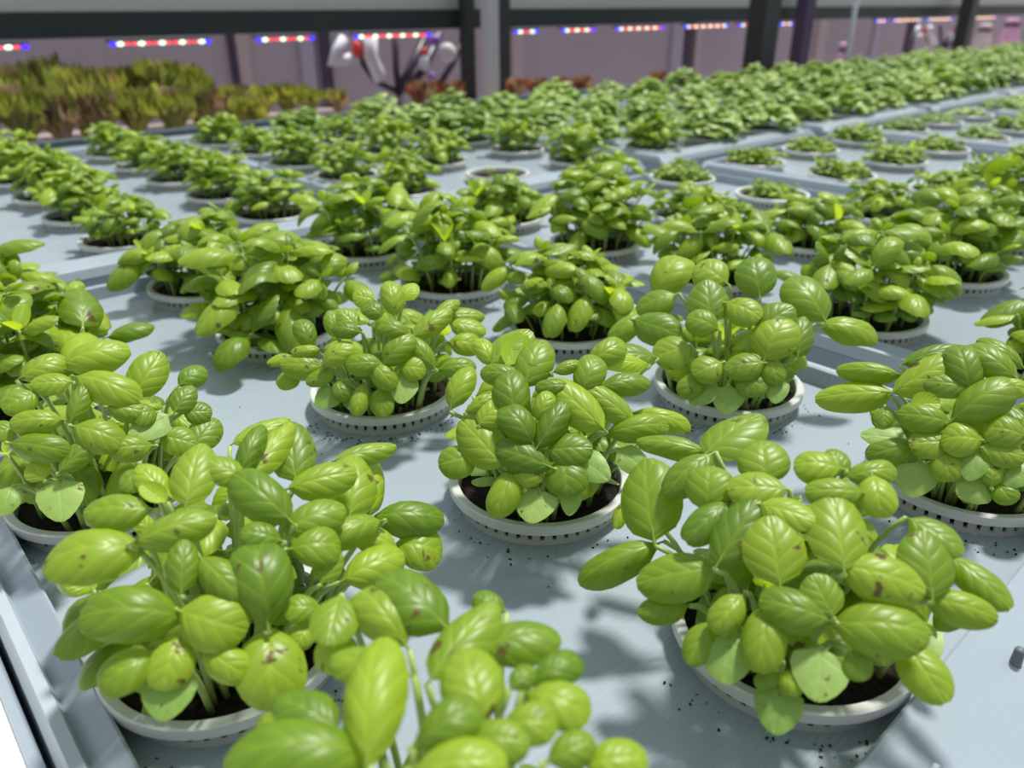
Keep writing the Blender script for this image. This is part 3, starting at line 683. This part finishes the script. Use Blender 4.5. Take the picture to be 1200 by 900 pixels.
def frill(name, mat, seed):
    rng = random.Random(seed); V = []; UV = []; nx, ny = 10, 6
    for j in range(ny + 1):
        t = j / ny
        for i in range(nx + 1):
            s_ = i / nx * 2 - 1; w = .42 * (t ** .6)
            V.append((w * s_, t * .8 - .08 * s_ * s_, .35 * t - .4 * t * t * .6 + .09 * t * t * math.sin(i * 2.1 + seed) + .10 * abs(s_) * t)); UV.append((i / nx, t))
    Fc = [(j * (nx + 1) + i, j * (nx + 1) + i + 1, (j + 1) * (nx + 1) + i + 1, (j + 1) * (nx + 1) + i) for j in range(ny) for i in range(nx)]
    return V, Fc, UV, mat
def lettuce(seed, mats, n=34):
    rng = random.Random(seed); V = []; Fc = []; UV = []; MI = []
    for k in range(n):
        v, f, uv, _ = frill('x', None, rng.randint(0, 9)); e = R(82 - 66 * k / n); a = k * 2.4 + rng.uniform(-.3, .3); L = (.55 + .5 * k / n) * rng.uniform(.8, 1.15)
        m = Matrix.Rotation(a, 3, 'Z') @ Matrix.Rotation(e, 3, 'X'); b0 = len(V)
        V += [tuple(m @ Vector(p) * L + Vector((0, 0, .1))) for p in v]; Fc += [tuple(i + b0 for i in p) for p in f]; UV += uv; MI += [rng.choice(range(len(mats)))] * len(f)
    me = bpy.data.meshes.new('leaves'); me.from_pydata(V, [], Fc); ul = me.uv_layers.new(name='UVMap')
    for lp in me.loops: ul.data[lp.index].uv = UV[lp.vertex_index]
    for x in mats: me.materials.append(x)
    me.polygons.foreach_set('material_index', MI); smooth(me); return me
LET = {'olive': [lettuce(k, [M['let_g'], M['let_g'], M['let_y'], M['let_p']]) for k in (1, 2)], 'yellow': [lettuce(k, [M['let_y'], M['let_y'], M['let_g']]) for k in (3, 4)], 'dusky': [lettuce(5, [M['let_p'], M['let_g'], M['let_y']])], 'red': [lettuce(6, [M['let_r'], M['let_r'], M['let_p']], 22)]}
LLAB = {'olive': 'olive-green frilly lettuce', 'yellow': 'yellow-green frilly lettuce', 'dusky': 'dusky pink-tinged lettuce', 'red': 'small dark red lettuce'}
rng = random.Random(3)
def put_lettuce(px, py, v, size_px, kind, label):
    p = at_v(px, py, v); s_ = size_px / F_PX * cam_depth(p)
    o = link('lettuce', None); o.location = (p.x, p.y, -.09); f = link('leaves', rng.choice(LET[kind]), o); f['kind'] = 'stuff'
    st = MB(); st.tube([(0, 0, 0), (0, 0, .16)], [.10, .08], 8); c = st.build('stalk', M['let_y' if kind != 'red' else 'let_r'], o)
    top = max(.05, p.z + .09); o.scale = (s_ * .70, s_ * .70, top * 1.7); o.rotation_euler.z = rng.uniform(0, 6)
    tag(o, label, 'lettuce', f'{kind} lettuce heads beyond the bench')
LETT = ((-25, 92, 10.4, 60, 'olive'), (12, 96, 10.6, 60, 'olive'), (52, 84, 11.2, 46, 'yellow'), (85, 96, 10.5, 56, 'yellow'), (120, 98, 10.7, 50, 'dusky'), (150, 94, 11.0, 46, 'yellow'), (185, 88, 10.6, 60, 'olive'), (222, 92, 10.6, 52, 'olive'),
        (20, 118, 9.4, 60, 'olive'), (65, 122, 9.4, 54, 'dusky'), (112, 118, 9.5, 54, 'dusky'), (155, 118, 9.6, 54, 'yellow'), (200, 116, 9.6, 54, 'olive'), (-30, 116, 9.4, 60, 'olive'), (240, 112, 9.8, 40, 'dusky'),
        (275, 112, 10.2, 40, 'dusky'), (305, 108, 10.6, 44, 'yellow'), (335, 106, 10.9, 44, 'yellow'), (362, 110, 10.6, 36, 'yellow'), (395, 112, 10.6, 30, 'dusky'), (290, 122, 9.4, 40, 'yellow'),
        (490, 104, 9.5, 26, 'red'), (512, 103, 9.5, 26, 'red'), (535, 102, 9.5, 24, 'red'), (606, 99, 9.5, 24, 'red'), (630, 98, 9.5, 24, 'red'), (655, 97, 9.5, 24, 'red'), (682, 95, 9.5, 24, 'red'), (795, 88, 9.5, 22, 'red'), (772, 89, 9.5, 20, 'red'))
for e in LETT:
    px, py, v, sz, kd = e
    if kd == 'red':
        same = [q for q in LETT if q[4] == 'red' and (q[0] < 560) == (px < 560)]
        n_ = sorted(abs(q[0] - 575) for q in same).index(abs(px - 575))
        lb = f"{LLAB[kd]}, {BASE[n_]} from the aluminium-edged post on its {'tube stand' if px < 560 else 'thick post'} side"
    else:
        same = [q for q in LETT if q[4] != 'red' and (q[2] < 10) == (v < 10)]
        n_ = sorted((-q[0] for q in same)).index(-px)
        lb = f"{LLAB[kd]}, {BASE[n_]} from the tube stand, row {'nearest' if v < 10 else 'farther from'} the basil"
    put_lettuce(px, py, v, sz, kd, lb)
# tube frames with hanging pads, behind the beam
M['pad'] = plain('pale_lavender_pad', (.80, .83, .95), .5); M['pad_w'] = plain('white_disc', (.82, .80, .84), .5); M['redk'] = plain('red_knob', (.85, .07, .06), .4); M['dtube'] = plain('dark_plum_tube', (.05, .03, .06), .4); M['vio'] = plain('violet_ring', (.30, .16, .62), .4)
def frame_stand(ox, sc, v, label):
    P = lambda x, y, dv=0: at_v(ox + (x - 468) * sc, 108 + (y - 108) * sc if sc == 1 else 58 + (y - 108) * sc, v + dv)
    k = cam_depth(P(468, 80)) / F_PX * sc
    o = link('tube_stand', None); base = P(468, 108); o.location = (base.x, base.y, -.78)
    def tube(name, pts, r, mat):
        m = MB(); m.tube([P(*q) - o.location for q in pts], r * k, 8); return m.build(name, mat, o, True)
    foot = [P(468, 108) - o.location, Vector((0, 0, .01))]
    m = MB(); m.tube(foot, 4 * k, 8); m.build('stand_pole', M['dtube'], o, True)
    m = MB(); m.lathe([(.001, .015), (.10, .012), (.12, 0)], 20); m.build('stand_foot', M['dtube'], o, True)
    tube('branch', [(466, 108), (440, 95), (426, 76), (421, 46)], 3.5, M['dtube']); tube('branch', [(467, 106), (464, 80), (463, 40)], 4, M['dtube'])
    tube('branch', [(468, 106), (480, 82), (500, 40, .1)], 5.5, M['dtube']); tube('branch', [(474, 106, .1), (495, 84, .1), (515, 40, .2)], 5.5, M['dtube']); tube('branch', [(512, 104, .2), (530, 75, .2), (542, 45, .2)], 4, M['dtube'])
    tube('pad', [(403, 44, -.1), (394, 60, -.1), (388, 73, -.1), (404, 70, -.1), (418, 66, -.1)], 5.5, M['pad']); tube('pad', [(434, 44, -.1), (434, 66, -.1), (441, 82, -.1), (446, 94, -.1)], 8, M['pad'])
    for nm, x, y, r, sq, mt in (('red_knob', 418, 58, 7, (.8, .8, 1.35), 'redk'), ('white_disc', 524, 62, 13, (.85, .5, .85), 'pad_w'), ('pad', 497, 74, 8, (.8, .5, 1.1), 'pad'), ('red_knob', 497, 60, 4, (1, 1, 1), 'redk'), ('violet_ring', 508, 47, 9, (1, .5, .7), 'vio'), ('violet_ring', 506, 90, 5, (1, .6, 1), 'vio')):
        m = MB(); m.blob((0, 0, 0), r * k, sq, 12, 8); c = m.build(nm, M[mt], o, True); c.location = P(x, y, -.15) - o.location
    tag(o, label, 'stand')
frame_stand(468, 1, VB + 1.6, 'dark forked tube stand with lavender pads and white disc near the aluminium-edged post')
frame_stand(1104, .42, VB + 1.6, 'small forked tube stand with red knob and lavender pads beside the slim dark post')
# pink cloth bundles
M['pink'] = plain('pink_cloth', (.90, .50, .76), .8, .2, noise=(12, .2)); M['pinkw'] = plain('pale_pink_cloth', (.92, .74, .78), .8, .2, noise=(12, .2))
def bundle(px, y0, y1, w, mat, label):
    v = VB + 1.2; a, c = at_v(px, y0, v), at_v(px, y1, v); h = (a.z - c.z); r = w / 2 / F_PX * cam_depth(a)
    o = link('cloth_bundle', None); o.location = (c.x, c.y, -.78)
    zt_ = a.z + .78; b2 = MB(); n = 24; prof = [(1.25, 0), (1.15, .25), (1.0, .5), (.85, .8), (.55, .93), (.5, .96), (.62, .985), (.3, 1.0)]
    V = [(r * q * (1 + .10 * math.sin(5 * 2 * math.pi * k / n)) * math.cos(2 * math.pi * k / n), r * q * (1 + .10 * math.sin(5 * 2 * math.pi * k / n)) * math.sin(2 * math.pi * k / n), zt_ * t) for q, t in prof for k in range(n)]
    b2.add(V, [(i * n + k, i * n + (k + 1) % n, (i + 1) * n + (k + 1) % n, (i + 1) * n + k) for i in range(len(prof) - 1) for k in range(n)] + [tuple((len(prof) - 1) * n + k for k in range(n))])
    b2.build('cloth', mat, o, True)
    t2 = MB(); t2.lathe([(r * .56, zt_ * .93), (r * .62, zt_ * .945), (r * .56, zt_ * .96)], 20); t2.build('tie', M['dtube'], o, True)
    tag(o, label, 'cloth')
bundle(1178, 22, 62, 28, M['pink'], 'tall bright pink tied cloth bundle beyond the bench')
bundle(1148, 28, 62, 24, M['pinkw'], 'pale pink tied cloth bundle next to the slim dark post')
bundle(984, 50, 80, 15, M['pink'], 'small pink cloth bundle beside the thin grey rod')
